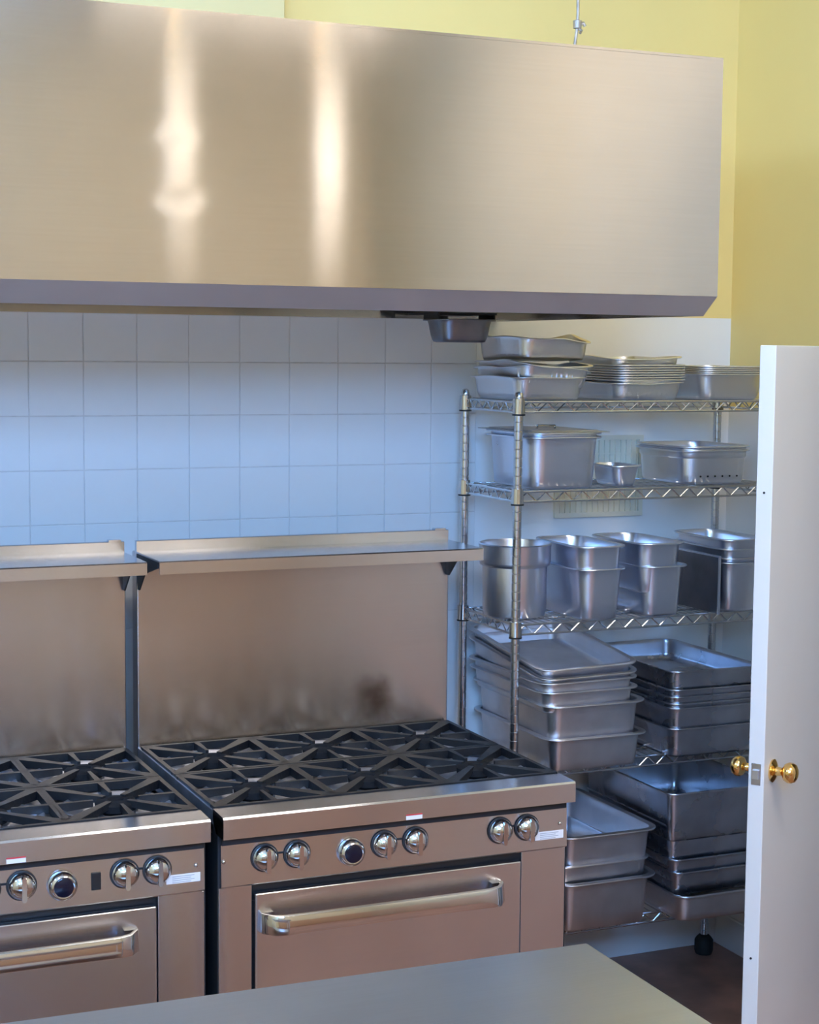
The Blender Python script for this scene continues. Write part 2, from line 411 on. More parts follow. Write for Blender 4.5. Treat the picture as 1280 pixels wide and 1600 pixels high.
# ------------------------------------------------------------------ exhaust hood
HX0, HX1, HYF, HZ0, HZ1, HLIP = -2.3, 1.444, -1.20, 2.122, 2.692, 2.075
hood = thing('exhaust_hood', 'long stainless steel exhaust hood hanging above both ranges', 'hood', (0, 0, 0))
nx, nz = 150, 30
vs = []; fs = []
for j in range(nz + 1):
    for i in range(nx + 1):
        x = HX0 + (HX1 - HX0) * i / nx; z = HZ0 + (HZ1 - HZ0) * j / nz
        zz = (z - (HZ0 + HZ1) / 2)
        edge = min(1, (HX1 - x) / 0.15) * min(1, (x - HX0) / 0.15)
        dy = 0.011 * max(0, (x + 0.1)) * zz * edge
        dy += 0.0012 * math.sin(3.1 * x + 0.6) * math.cos(4.5 * zz) * edge
        for (dx_, dz_, sx_, sz_, am) in ((0.075, 2.43, 0.05, 0.010, 0.0007), (0.085, 2.297, 0.055, 0.013, 0.0010)):
            dy += am * math.exp(-((x - dx_) / sx_) ** 2 - ((z - dz_ - 0.12 * (x - dx_)) / sz_) ** 2)
        vs.append((x, HYF + dy, z))
for j in range(nz):
    for i in range(nx):
        a = j * (nx + 1) + i; fs.append((a, a + 1, a + nx + 2, a + nx + 1))
fp = MB().add(vs, fs).build('front_panel', M['hood'], hood, smooth=60)
MB().box(HX0, HX1, HYF + 0.001, 0.0, HZ1 - 0.004, HZ1 + 0.002).build('top_panel', M['hood'], hood)
MB().box(HX1 - 0.004, HX1, HYF + 0.001, -0.002, HZ0, HZ1 - 0.004).prism([(HYF + 0.001, HZ0), (HYF + 0.062, HLIP), (-0.002, HLIP), (-0.002, HZ0)], 'x', HX1 - 0.004, HX1).build('end_panel', M['hood'], hood)
MB().box(HX0, HX0 + 0.004, HYF + 0.001, -0.002, HLIP, HZ1 - 0.004).build('end_panel', M['hood'], hood)
MB().prism([(HYF, HZ0), (HYF + 0.060, HLIP), (HYF + 0.085, HLIP), (HYF + 0.085, HLIP + 0.006), (HYF + 0.064, HLIP + 0.006), (HYF + 0.006, HZ0)], 'x', HX0, HX1).build('drip_lip', M['lip'], hood)
MB().prism([(-0.14, HLIP + 0.002), (-0.002, HLIP + 0.002), (-0.002, HLIP + 0.05), (-0.008, HLIP + 0.05), (-0.008, HLIP + 0.008), (-0.134, HLIP + 0.008), (-0.134, HLIP + 0.03), (-0.14, HLIP + 0.03)], 'x', HX0, HX1 - 0.004).build('grease_trough', M['hood'], hood)
fl = MB()
fl.box(-0.245, 0.245, -0.02, 0.0, -0.25, 0.25)
for k in range(9): fl.box(-0.22 + 0.05 * k, -0.195 + 0.05 * k, -0.032, -0.02, -0.23, 0.23)
flm = fl.mesh('grease_filter', M['filter'])
for k in range(7):
    o = link('grease_filter', flm, hood, (HX0 + 0.28 + 0.52 * k, -0.30, HZ0 + 0.20)); o.rotation_euler = (math.radians(-42), 0, 0)
# hanger for the hood
hg = thing('hanger_wire', 'thin suspension wire with a twisted clamp above the hood', 'wire', (1.36, -0.6, 2.6945))
MB().tube([(0, 0, 0), (0.002, 0, 0.09), (0.012, 0, 0.16), (0.014, 0, 0.2), (0.010, 0, 0.6), (0.010, 0, ZC - 2.6945)], 0.0045, 8).build('rod', M['rust'], hg, smooth=60)
MB().lathe([(0.004, -0.012), (0.011, -0.010), (0.012, 0.010), (0.004, 0.013)], 10, (0.013, 0, 0.172)).tube([(0.013, 0, 0.172), (0.03, -0.004, 0.176), (0.034, -0.005, 0.168)], 0.005, 8).tube([(0.013, 0, 0.165), (0.022, -0.008, 0.155), (0.016, -0.01, 0.148)], 0.004, 8).build('clamp', M['rust'], hg, smooth=50)

# ------------------------------------------------------------------ pans (shared builder)
def perimeter(a, b, r, nc, ns):
    """rounded rectangle, list of (x, y, nx, ny)"""
    out = []
    cs = [(a - r, b - r, 0), (-(a - r), b - r, 90), (-(a - r), -(b - r), 180), (a - r, -(b - r), 270)]
    for q in range(4):
        cx, cy, st = cs[q]
        arc = []
        for k in range(nc + 1):
            t = math.radians(st + 90 * k / nc)
            arc.append((cx + r * math.cos(t), cy + r * math.sin(t), math.cos(t), math.sin(t)))
        out += arc
        n2 = cs[(q + 1) % 4]; t = math.radians(st + 90)
        p0 = arc[-1]; p1 = (n2[0] + r * math.cos(t), n2[1] + r * math.sin(t))
        for k in range(1, ns):
            f = k / ns
            out.append((p0[0] + (p1[0] - p0[0]) * f, p0[1] + (p1[1] - p0[1]) * f, math.cos(t), math.sin(t)))
    return out

def pan_mesh(name, w, d, hgt, m, rim=0.013, taper=0.07, r=0.03, t=0.0012, ribs=0.0, crumple=0.0, seed=0, nc=5, ns=2, roll=0.004, bead=False):
    """w along x, d along y, over the rim; origin at the centre of the bottom"""
    rnd = random.Random(seed)
    ph = [rnd.uniform(0, 6.28) for _ in range(6)]
    A, B = w / 2, d / 2
    wa, wb_ = A - rim, B - rim
    tp = taper * hgt
    prof = [(wa - tp - 0.012, wb_ - tp - 0.012, 0.0, 0), (wa - tp - 0.004, wb_ - tp - 0.004, 0.002, 0), (wa - tp, wb_ - tp, 0.009, 0.3)]
    for k in (0.3, 0.55, 0.8): prof.append((wa - tp * (1 - k), wb_ - tp * (1 - k), hgt * k, 1.0))
    if bead: prof += [(wa - 0.001, wb_ - 0.001, hgt - 0.026, 0), (wa + 0.003, wb_ + 0.003, hgt - 0.022, 0), (wa + 0.003, wb_ + 0.003, hgt - 0.008, 0)]
    prof += [(wa, wb_, hgt - 0.006, 0.2), (wa + 0.002, wb_ + 0.002, hgt - 0.0025, 0), (A - 0.002, B - 0.002, hgt - 0.0025, 0), (A - 0.001, B - 0.001, hgt - roll - 0.001, 0), (A, B, hgt - roll, 0), (A, B, hgt - 0.001, 0), (A - 0.001, B - 0.001, hgt, 0),
             (wa + 0.001, wb_ + 0.001, hgt, 0), (wa - t, wb_ - t, hgt - 0.005, 0.2)]
    for k in (0.8, 0.3): prof.append((wa - t - tp * (1 - k), wb_ - t - tp * (1 - k), hgt * k, 1.0))
    prof += [(wa - t - tp, wb_ - t - tp, 0.010, 0.3), (wa - tp - 0.014, wb_ - tp - 0.014, t + 0.001, 0)]
    vs = []; fs = []; n = 0
    for (a, b, z, ribw) in prof:
        rr = min(r + (a - (wa - tp)), min(a, b) * 0.9); rr = max(rr, 0.006)
        P = perimeter(a, b, rr, nc, ns); n = len(P)
        for k, (x, y, nx_, ny_) in enumerate(P):
            off = ribs * ribw * (1 if k % 2 else -1)
            zc = 0
            if crumple:
                th = math.atan2(y / B, x / A); f = (z / hgt)
                zc = crumple * f * (0.55 * math.sin(2 * th + ph[0]) + 0.35 * math.sin(3 * th + ph[1]) + 0.20 * math.sin(5 * th + ph[2]))
                off += crumple * 0.35 * f * (math.sin(4 * th + ph[3]) + 0.3 * math.sin(6 * th + ph[4]))
            vs.append((x + nx_ * off, y + ny_ * off, z + zc))
    R_ = len(prof)
    for i in range(R_ - 1):
        for k in range(n):
            k2 = (k + 1) % n
            fs.append((i * n + k, i * n + k2, (i + 1) * n + k2, (i + 1) * n + k))
    fs.append(tuple(reversed(range(n)))); fs.append(tuple(range((R_ - 1) * n, R_ * n)))
    return MB().add(vs, fs).mesh(name, m, smooth=55)

def pan(name, label, cat, group, me, x, yfront, z, rot=(0, 0, 0), w=None, d=None):
    """x: centre; yfront: front rim"""
    o = link(name, me, None, (x, yfront + d / 2, z), rot)
    return tag(o, label, cat, group)

# ------------------------------------------------------------------ wire rack
RX0, RX1, RYF, RYB = 1.29, 2.19, -0.45, -0.10
SH = [1.845, 1.590, 1.208, 0.788, 0.305]
rack = thing('wire_shelving_rack', 'chrome wire shelving rack with five shelves in the corner', 'shelving', (0, 0, 0))
prof = [(0.0125, 0.05)]
z = 0.06
while z < 1.85:
    prof += [(0.0127, z), (0.0127, z + 0.021), (0.0116, z + 0.0225), (0.0116, z + 0.0245)]
    z += 0.0254
prof += [(0.0127, 1.852), (0.013, 1.858), (0.010, 1.868), (0.004, 1.871)]
post_me = MB().lathe(prof, 12).mesh('post', M['chrome_satin'], smooth=35)
foot_me = MB().lathe([(0.010, 0.0), (0.027, 0.002), (0.031, 0.015), (0.031, 0.048), (0.024, 0.058), (0.016, 0.066), (0.0128, 0.067)], 14).mesh('foot', M['rubber'], smooth=40)
for px in (RX0, RX1):
    for py in (RYF, RYB):
        p = link('post', post_me, rack, (px, py, 0))
        link('foot', foot_me, p)
w3 = 0.0030
fr = MB()
for zz in (0.0, -0.028):
    for y in (RYF, RYB): fr.tube([(RX0, y, zz), (RX1, y, zz)], 0.0034, 6)
    for x in (RX0, RX1): fr.tube([(x, RYF, zz), (x, RYB, zz)], 0.0034, 6)
frame_me = fr.mesh('shelf_frame', M['chrome_satin'], smooth=60)
tw = MB()
def zig(p0, p1, n):
    pts = []
    for k in range(2 * n + 1):
        f = k / (2 * n); q = Vector(p0).lerp(Vector(p1), f); q.z = -0.001 if k % 2 else -0.027
        pts.append(q)
    for a, b in zip(pts, pts[1:]): tw.tube([a, b], 0.0022, 5)
zig((RX0, RYF, 0), (RX1, RYF, 0), 15); zig((RX0, RYB, 0), (RX1, RYB, 0), 15)
zig((RX0, RYF, 0), (RX0, RYB, 0), 6); zig((RX1, RYF, 0), (RX1, RYB, 0), 6)
truss_me = tw.mesh('truss_wire', M['chrome_satin'])
dw = MB()
for k in range(1, 36):
    x = RX0 + (RX1 - RX0) * k / 36; dw.tube([(x, RYF, 0.002), (x, RYB, 0.002)], 0.0020, 5)
for y in (-0.34, -0.21): dw.tube([(RX0, y, -0.003), (RX1, y, -0.003)], 0.0030, 5)
deck_me = dw.mesh('deck_wires', M['chrome_satin'])
collar_me = MB().lathe([(0.0130, -0.034), (0.0185, -0.033), (0.0175, 0.010), (0.0130, 0.011)], 16).mesh('collar', M['chrome'], smooth=40)
ring_me = MB().lathe([(0.0130, -0.038), (0.0188, -0.0378), (0.0188, -0.0335), (0.0130, -0.0333)], 16).mesh('sleeve_ring', M['black'], smooth=40)
for z in SH:
    s = link('shelf', frame_me, rack, (0, 0, z - 0.004))
    link('truss_wire', truss_me, s)
    dk = link('deck_wires', deck_me, s); dk['kind'] = 'stuff'
    for px in (RX0, RX1):
        for py in (RYF, RYB):
            link('collar', collar_me, s, (px, py, 0)); link('sleeve_ring', ring_me, s, (px, py, 0))

ST = [z + 0.0005 for z in SH]
# --- top shelf: foil trays
FW, FD = 0.262, 0.322
def foil(seed, hgt, crumple, ribs=0.0016):
    return pan_mesh('foil_tray', FW, FD, hgt, M['foil'], rim=0.014, taper=0.17, r=0.03, t=0.0006, ribs=ribs, crumple=crumple, seed=seed, nc=6, ns=18, roll=0.003)
GA = 'crumpled foil trays over the left post'
def put(me, name, label, cat, group, x, yf, z, d, rot=(0, 0, 0)):
    return tag(link(name, me, None, (x, yf + d / 2, z), rot), label, cat, group)
ax = 1.424
put(foil(1, 0.066, 0.004), 'foil_tray', 'bottom foil tray of the crumpled left stack on the top shelf', 'foil tray', GA, ax - 0.008, -0.423, ST[0], FD, (0, 0, 0.03))
put(foil(2, 0.058, 0.011, 0.0030), 'foil_tray', 'second foil tray from the bottom of the crumpled left stack, ribbed side bent', 'foil tray', GA, ax, -0.426, ST[0] + 0.034, FD, (0.0, 0.03, 0.05))
put(foil(3, 0.058, 0.009), 'foil_tray', 'third foil tray from the bottom of the crumpled left stack, warped rim', 'foil tray', GA, ax + 0.003, -0.428, ST[0] + 0.047, FD, (0.02, 0.035, 0.02))
put(foil(4, 0.064, 0.018), 'foil_tray', 'topmost bent foil tray of the crumpled left stack under the hood', 'foil tray', GA, ax + 0.008, -0.418, ST[0] + 0.112, FD, (-0.02, 0.01, 0.04))
GB = 'nested foil trays in the middle stack'
bx_ = 1.745
ords = ['second', 'third', 'fourth', 'fifth', 'sixth', 'seventh', 'eighth']
put(foil(11, 0.050, 0.003), 'foil_tray', 'bottom foil tray of the middle stack, dented front', 'foil tray', GB, bx_, -0.423, ST[0], FD, (0, 0, 0.02))
nest = foil(12, 0.056, 0.0012)
for k in range(7):
    put(nest, 'foil_tray', 'flat-rimmed foil tray, %s from the bottom in the middle stack' % ords[k], 'foil tray', GB, bx_ + 0.003, -0.425, ST[0] + 0.004 + 0.0072 * k, FD, (0, 0, 0.02))
put(foil(13, 0.060, 0.006), 'foil_tray', 'topmost foil tray of the middle stack with a wavy rim', 'foil tray', GB, bx_ - 0.004, -0.415, ST[0] + 0.064, FD, (0.0, -0.01, 0.01))
GC = 'nested foil trays beside the door edge'
cx_ = 2.042
nestc = foil(21, 0.078, 0.0010, 0.0016)
for k in range(5):
    put(nestc, 'foil_tray', '%s deep ribbed foil tray of the stack beside the white door edge' % (['bottom', 'second', 'third', 'fourth', 'topmost'][k]), 'foil tray', GC, cx_, -0.423, ST[0] + 0.0055 * k, FD, (0, 0, 0.01))

# --- second shelf
HW, HD = 0.265, 0.325
half6 = pan_mesh('steam_pan', HW, HD, 0.150, M['pan_steel'], rim=0.015, r=0.04)
put(half6, 'steam_pan', 'deep half-size steel pan at the left of the second shelf', 'pan', 'deep pans on the second shelf', 1.455, -0.452, ST[1], HD)
put(half6, 'steam_pan', 'deep steel pan nested in the one below, its rim just above, second shelf left', 'pan', 'deep pans on the second shelf', 1.455, -0.452, ST[1] + 0.012, HD)
ld = thing('pan_lid', 'flat steel lid with a small knob over the deep pan on the second shelf', 'lid', (1.453, -0.452 + HD / 2, ST[1] + 0.1625))
MB().box(-0.134, 0.134, -0.163, 0.163, 0.0, 0.003).box(-0.11, 0.11, -0.138, 0.138, 0.003, 0.006).build('plate', M['pan_worn'], ld, bevel=0.002)
MB().tube([(-0.03, -0.02, 0.006), (-0.03, -0.02, 0.014), (0.03, -0.02, 0.014), (0.03, -0.02, 0.006)], 0.004, 8).build('handle', M['chrome'], ld, smooth=50)
ninth = pan_mesh('steam_pan', 0.112, 0.176, 0.062, M['pan_steel'], rim=0.012, taper=0.16, r=0.02)
put(ninth, 'steam_pan', 'small silver pan between the deep pan and the perforated pan', 'pan', None, 1.672, -0.43, ST[1], 0.176)
perf = pan_mesh('steam_pan', HW, HD, 0.104, M['pan_steel'], rim=0.014, r=0.045, bead=True)
put(perf, 'steam_pan', 'lower of two nested half-size pans at the right of the second shelf', 'pan', 'nested half-size pans on the second shelf', 1.988, -0.43, ST[1], HD)
pp = put(perf, 'steam_pan', 'upper half-size pan with drain holes at the right of the second shelf', 'pan', 'nested half-size pans on the second shelf', 1.988, -0.43, ST[1] + 0.011, HD)
hm = MB().lathe([(0.003, 0), (0.003, 0.0012)], 10, axis='y').mesh('drain_hole', M['hole'])
for k in range(6): link('drain_hole', hm, pp, (-0.062 + 0.026 * k, -HD / 2 + 0.0172, 0.013))

# --- third shelf
pot = thing('bain_marie_pot', 'round steel insert pot with a wide collar behind the front post', 'pot', (1.362, -0.30, ST[2]))
MB().lathe([(0.080, 0.0), (0.090, 0.004), (0.094, 0.02), (0.0955, 0.150), (0.0945, 0.150), (0.092, 0.02), (0.08, 0.004)], 40).build('body', M['pan_steel'], pot, smooth=50)
MB().lathe([(0.0955, 0.148), (0.103, 0.152), (0.106, 0.162), (0.106, 0.205), (0.108, 0.213), (0.104, 0.216), (0.102, 0.210), (0.102, 0.165), (0.0945, 0.154)], 40).build('collar', M['pan_steel'], pot, smooth=50)
third = pan_mesh('steam_pan', 0.172, 0.324, 0.152, M['pan_steel'], rim=0.013, taper=0.085, r=0.032)
G3 = 'third-size pans nested in pairs'
put(third, 'steam_pan', 'lower of the two nested narrow pans next to the round pot', 'pan', G3, 1.556, -0.505, ST[2], 0.324)
put(third, 'steam_pan', 'upper of the two nested narrow pans next to the round pot', 'pan', G3, 1.554, -0.505, ST[2] + 0.066, 0.324, (0.0, 0, -0.015))
put(third, 'steam_pan', 'lower of the second nested pair of narrow pans, mid third shelf', 'pan', G3, 1.766, -0.505, ST[2] + 0.0, 0.324, (0, 0, 0.01))
put(third, 'steam_pan', 'upper of the second nested pair of narrow pans, mid third shelf', 'pan', G3, 1.752, -0.505, ST[2] + 0.068, 0.324, (0.0, 0.0, 0.02))
sd = thing('pan_lid', 'flat steel lid standing on edge between narrow pans', 'lid', (1.943, -0.335, ST[2]))
MB().box(-0.002, 0.002, -0.165, 0.165, 0.0, 0.172).build('plate', M['lid_dark'], sd, bevel=0.0015)
MB().box(-0.004, 0.004, -0.167, -0.163, 0.0, 0.174).box(-0.004, 0.004, -0.163, 0.165, 0.170, 0.174).build('folded_edge', M['pan_steel'], sd)
G3b = 'stacked pans by the door on the third shelf'
third_s = pan_mesh('steam_pan', 0.172, 0.324, 0.065, M['pan_steel'], rim=0.013, taper=0.085, r=0.032)
for k, (zz, me, lb) in enumerate(((0.0, third, 'bottom deep pan'), (0.013, third, 'second deep pan'), (0.128, third_s, 'shallow pan, third from the bottom,'), (0.156, third_s, 'topmost shallow pan'))):
    put(me, 'steam_pan', lb + ' of the right-hand stack on the third shelf', 'pan', G3b, 2.045 + 0.001 * k, -0.505, ST[2] + zz, 0.324)

# --- fourth shelf
PW, PD = 0.340, 0.530
full4 = pan_mesh('hotel_pan', PW, PD, 0.100, M['pan_worn'], rim=0.021, taper=0.09, r=0.024)
full6 = pan_mesh('hotel_pan', PW, PD, 0.150, M['pan_worn'], rim=0.021, taper=0.09, r=0.024)
full2 = pan_mesh('hotel_pan', PW - 0.012, PD - 0.01, 0.065, M['pan_worn'], rim=0.018, taper=0.09, r=0.026)
G4 = 'full-size pans stacked on the fourth shelf'
px = 1.502; yf = -0.575
put(full4, 'hotel_pan', 'bottom full-size pan of the left stack on the fourth shelf', 'pan', G4, px + 0.006, yf, ST[3], PD)
put(full6, 'hotel_pan', 'second full-size pan of the left stack on the fourth shelf, deep plain side', 'pan', G4, px, yf, ST[3] + 0.045, PD)
put(full2, 'hotel_pan', 'third full-size pan of the left stack on the fourth shelf', 'pan', G4, px - 0.018, yf, ST[3] + 0.171, PD)
put(full2, 'hotel_pan', 'fourth full-size pan, just under the tipped one, left stack', 'pan', G4, px - 0.020, yf, ST[3] + 0.199, PD, (0.0, -0.01, 0))
put(full2, 'hotel_pan', 'lower of the two tipped full-size pans on the left stack', 'pan', G4, px - 0.022, yf + 0.004, ST[3] + 0.240, PD, (0.105, -0.02, 0))
put(full2, 'hotel_pan', 'topmost tipped full-size pan on the left stack, back edge raised', 'pan', G4, px - 0.020, yf + 0.012, ST[3] + 0.266, PD, (0.110, -0.02, 0.0))
G4b = 'dark full-size pans stacked on the fourth shelf'
DW = 0.325
dk4 = pan_mesh('roasting_pan', DW, PD, 0.090, M['pan_dark'], rim=0.008, taper=0.07, r=0.03)
dk6 = pan_mesh('roasting_pan', DW, PD, 0.100, M['pan_dark'], rim=0.008, taper=0.07, r=0.03)
dk2 = pan_mesh('roasting_pan', DW, PD, 0.066, M['pan_dark'], rim=0.008, taper=0.07, r=0.03)
qx = 1.930; yq = -0.535
for k, (zz, me, lb) in enumerate(((0.0, dk4, 'bottom stained dark pan of the dark stack on the fourth shelf'), (0.052, dk6, 'second dark pan from the bottom of the dark stack'),
                                  (0.100, dk2, 'third dark pan from the bottom of the dark stack'), (0.120, dk2, 'fourth dark pan from the bottom of the dark stack'),
                                  (0.141, dk2, 'fifth dark pan, just below the open top one'), (0.196, dk2, 'topmost open dark pan of the dark stack on the fourth shelf'))):
    put(me, 'roasting_pan', lb, 'pan', G4b, qx, yq, ST[3] + zz, PD)

# --- bottom shelf
G5 = 'full-size pans stacked on the bottom shelf'
put(full6, 'hotel_pan', 'bottom full-size pan of the left stack on the lowest shelf', 'pan', G5, 1.556, -0.57, ST[4] + 0.003, PD)
put(full2, 'hotel_pan', 'middle full-size pan of the left stack on the lowest shelf', 'pan', G5, 1.540, -0.565, ST[4] + 0.140, PD)
put(full6, 'hotel_pan', 'topmost full-size pan of the left stack on the lowest shelf', 'pan', G5, 1.555, -0.57, ST[4] + 0.142, PD)
G5b = 'roasting pans stacked on the bottom shelf'
DW2 = 0.365
rp_deep = pan_mesh('roasting_pan', DW2, PD, 0.150, M['pan_dark'], rim=0.007, taper=0.06, r=0.02, roll=0.005)
rp_mid = pan_mesh('roasting_pan', DW2 - 0.012, PD - 0.01, 0.135, M['pan_dark'], rim=0.007, taper=0.06, r=0.02, roll=0.005)
rp_low = pan_mesh('roasting_pan', DW2 - 0.01, PD, 0.075, M['pan_dark'], rim=0.007, taper=0.06, r=0.02)
rp_wide = pan_mesh('roasting_pan', 0.405, PD + 0.02, 0.080, M['pan_worn'], rim=0.007, taper=0.05, r=0.035, roll=0.006)
put(rp_wide, 'roasting_pan', 'wide shallow bottom pan of the right stack on the lowest shelf', 'pan', G5b, 1.968, -0.605, ST[4] + 0.006, PD + 0.02)
put(rp_low, 'roasting_pan', 'second pan from the bottom of the right stack on the lowest shelf', 'pan', G5b, 1.945, -0.57, ST[4] + 0.074, PD)
put(rp_low, 'roasting_pan', 'third pan from the bottom of the right stack on the lowest shelf', 'pan', G5b, 1.940, -0.565, ST[4] + 0.112, PD)
put(rp_mid, 'roasting_pan', 'deep pan under the topmost one on the lowest shelf right stack', 'pan', G5b, 1.930, -0.565, ST[4] + 0.155, PD)
put(rp_deep, 'roasting_pan', 'topmost deep open roasting pan on the lowest shelf behind the brass knob', 'pan', G5b, 1.925, -0.575, ST[4] + 0.240, PD)

# grease cup under the hood
cup = thing('grease_cup', 'small dark steel grease cup hanging under the hood', 'cup', (1.172, -0.30, 2.008))
link('body', pan_mesh('body', 0.200, 0.16, 0.066, M['lid_dark'], rim=0.014, taper=0.2, r=0.03), cup)
MB().box(-0.09, -0.085, -0.05, 0.05, 0.062, 0.082).box(0.085, 0.09, -0.05, 0.05, 0.062, 0.082).box(-0.092, 0.092, -0.055, 0.17, 0.078, 0.084).build('bracket', M['dark_side'], cup)

# ------------------------------------------------------------------ ranges
GRW = 0.300
def grate_mesh():
    m = MB(); wx, wy = 0.146, 0.158; zt = 0.0
    for s in (-1, 1):
        m.box(s * wx - 0.006, s * wx + 0.006, -wy - 0.006, wy + 0.006, zt - 0.02, zt)
        m.box(-wx + 0.006, wx - 0.006, s * wy - 0.006, s * wy + 0.006, zt - 0.02, zt)
    def arm(a, ro, ri, wo, wi):
        c, s = math.cos(a), math.sin(a); px, py = -s, c
        vs = []
        for rr, ww, zb in ((ri, wi, -0.016), (ro, wo, -0.022)):
            for sg in (-1, 1):
                for zz in (zb, zt):
                    vs.append((c * rr + px * ww * sg, s * rr + py * ww * sg, zz))
        m.add(vs, [(0, 1, 3, 2), (4, 6, 7, 5), (0, 4, 5, 1), (2, 3, 7, 6), (1, 5, 7, 3), (0, 2, 6, 4)])
    dg = math.atan2(wy, wx)
    for a in (dg, math.pi - dg, math.pi + dg, -dg): arm(a, 0.208, 0.034, 0.017, 0.007)
    for a in (0, math.pi): arm(a, wx, 0.055, 0.008, 0.004)
    for a in (math.pi / 2, -math.pi / 2): arm(a, wy, 0.055, 0.008, 0.004)
    return m.mesh('burner_grate', M['iron'])
grate_me = grate_mesh()
bowl_me = MB().lathe([(0.052, -0.030), (0.075, -0.034), (0.110, -0.024), (0.128, -0.016), (0.131, -0.017), (0.112, -0.028), (0.075, -0.038), (0.050, -0.034), (0.052, -0.030)], 28, caps=False).mesh('aeration_bowl', M['bowl'], smooth=50)
burner_me = MB().lathe([(0.022, -0.050), (0.032, -0.040), (0.048, -0.030), (0.050, -0.014), (0.044, -0.009), (0.020, -0.007), (0.016, -0.012), (0.004, -0.013)], 22).mesh('burner_head', M['burner'], smooth=45)
knob_dome = MB().lathe([(0.030, 0.0), (0.0305, -0.006), (0.0285, -0.014), (0.022, -0.022), (0.012, -0.027), (0.003, -0.0285)], 28, axis='y').mesh('knob', M['chrome'], smooth=50)
kf = MB()
kf.prism([(-0.0030, -0.030), (0.0030, -0.030), (0.0055, -0.024), (0.0050, 0.022), (0.0025, 0.026), (-0.0025, 0.026), (-0.0050, 0.022), (-0.0055, -0.024)], 'y', -0.032, -0.004)
fin_me = kf.mesh('grip', M['chrome'])
bezel_me = MB().lathe([(0.0335, 0.0), (0.0335, -0.002), (0.031, -0.003)], 28, axis='y').mesh('bezel', M['dark_side'], smooth=40)
dial_ring = MB().lathe([(0.033, 0.0), (0.033, -0.008), (0.030, -0.018), (0.024, -0.022), (0.021, -0.021)], 30, axis='y').mesh('thermostat_dial', M['chrome'], smooth=50)
dial_face = MB().lathe([(0.0225, -0.019), (0.021, -0.0235), (0.012, -0.026), (0.003, -0.0265)], 26, axis='y').mesh('dial_face', M['blue_face'], smooth=50)
bolt_me = MB().lathe([(0.005, 0), (0.0045, -0.003), (0.002, -0.0045)], 10, axis='y').mesh('bolt', M['chrome'], smooth=50)

W = 0.914
def handle_mesh(L):
    """bowed pull bar along x, centre origin, door face at y=0"""
    vs = []; fs = []
    n = 28; sec = []
    for i in range(n + 1):
        u = i / n; s = 2 * u - 1
        e = 1 - abs(s)
        out = 0.036 * (1 - max(0, (abs(s) - 0.86) / 0.14) ** 2.4) + 0.010
        hh = 0.0215 + 0.003 * (abs(s) ** 6); th = 0.018
        x = s * L / 2
        ring = []
        for k in range(12):
            a = 2 * math.pi * k / 12
            cy = math.copysign(abs(math.cos(a)) ** 0.35, math.cos(a)) * th / 2
            cz = math.copysign(abs(math.sin(a)) ** 0.35, math.sin(a)) * hh
            ring.append((x, -out + cy + cz * 0.14, cz))
        vs += ring
    for i in range(n):
        for k in range(12):
            k2 = (k + 1) % 12
            fs.append((i * 12 + k, i * 12 + k2, (i + 1) * 12 + k2, (i + 1) * 12 + k))
    fs.append(tuple(range(12))); fs.append(tuple(range(n * 12, n * 12 + 12)))
    return MB().add(vs, fs)

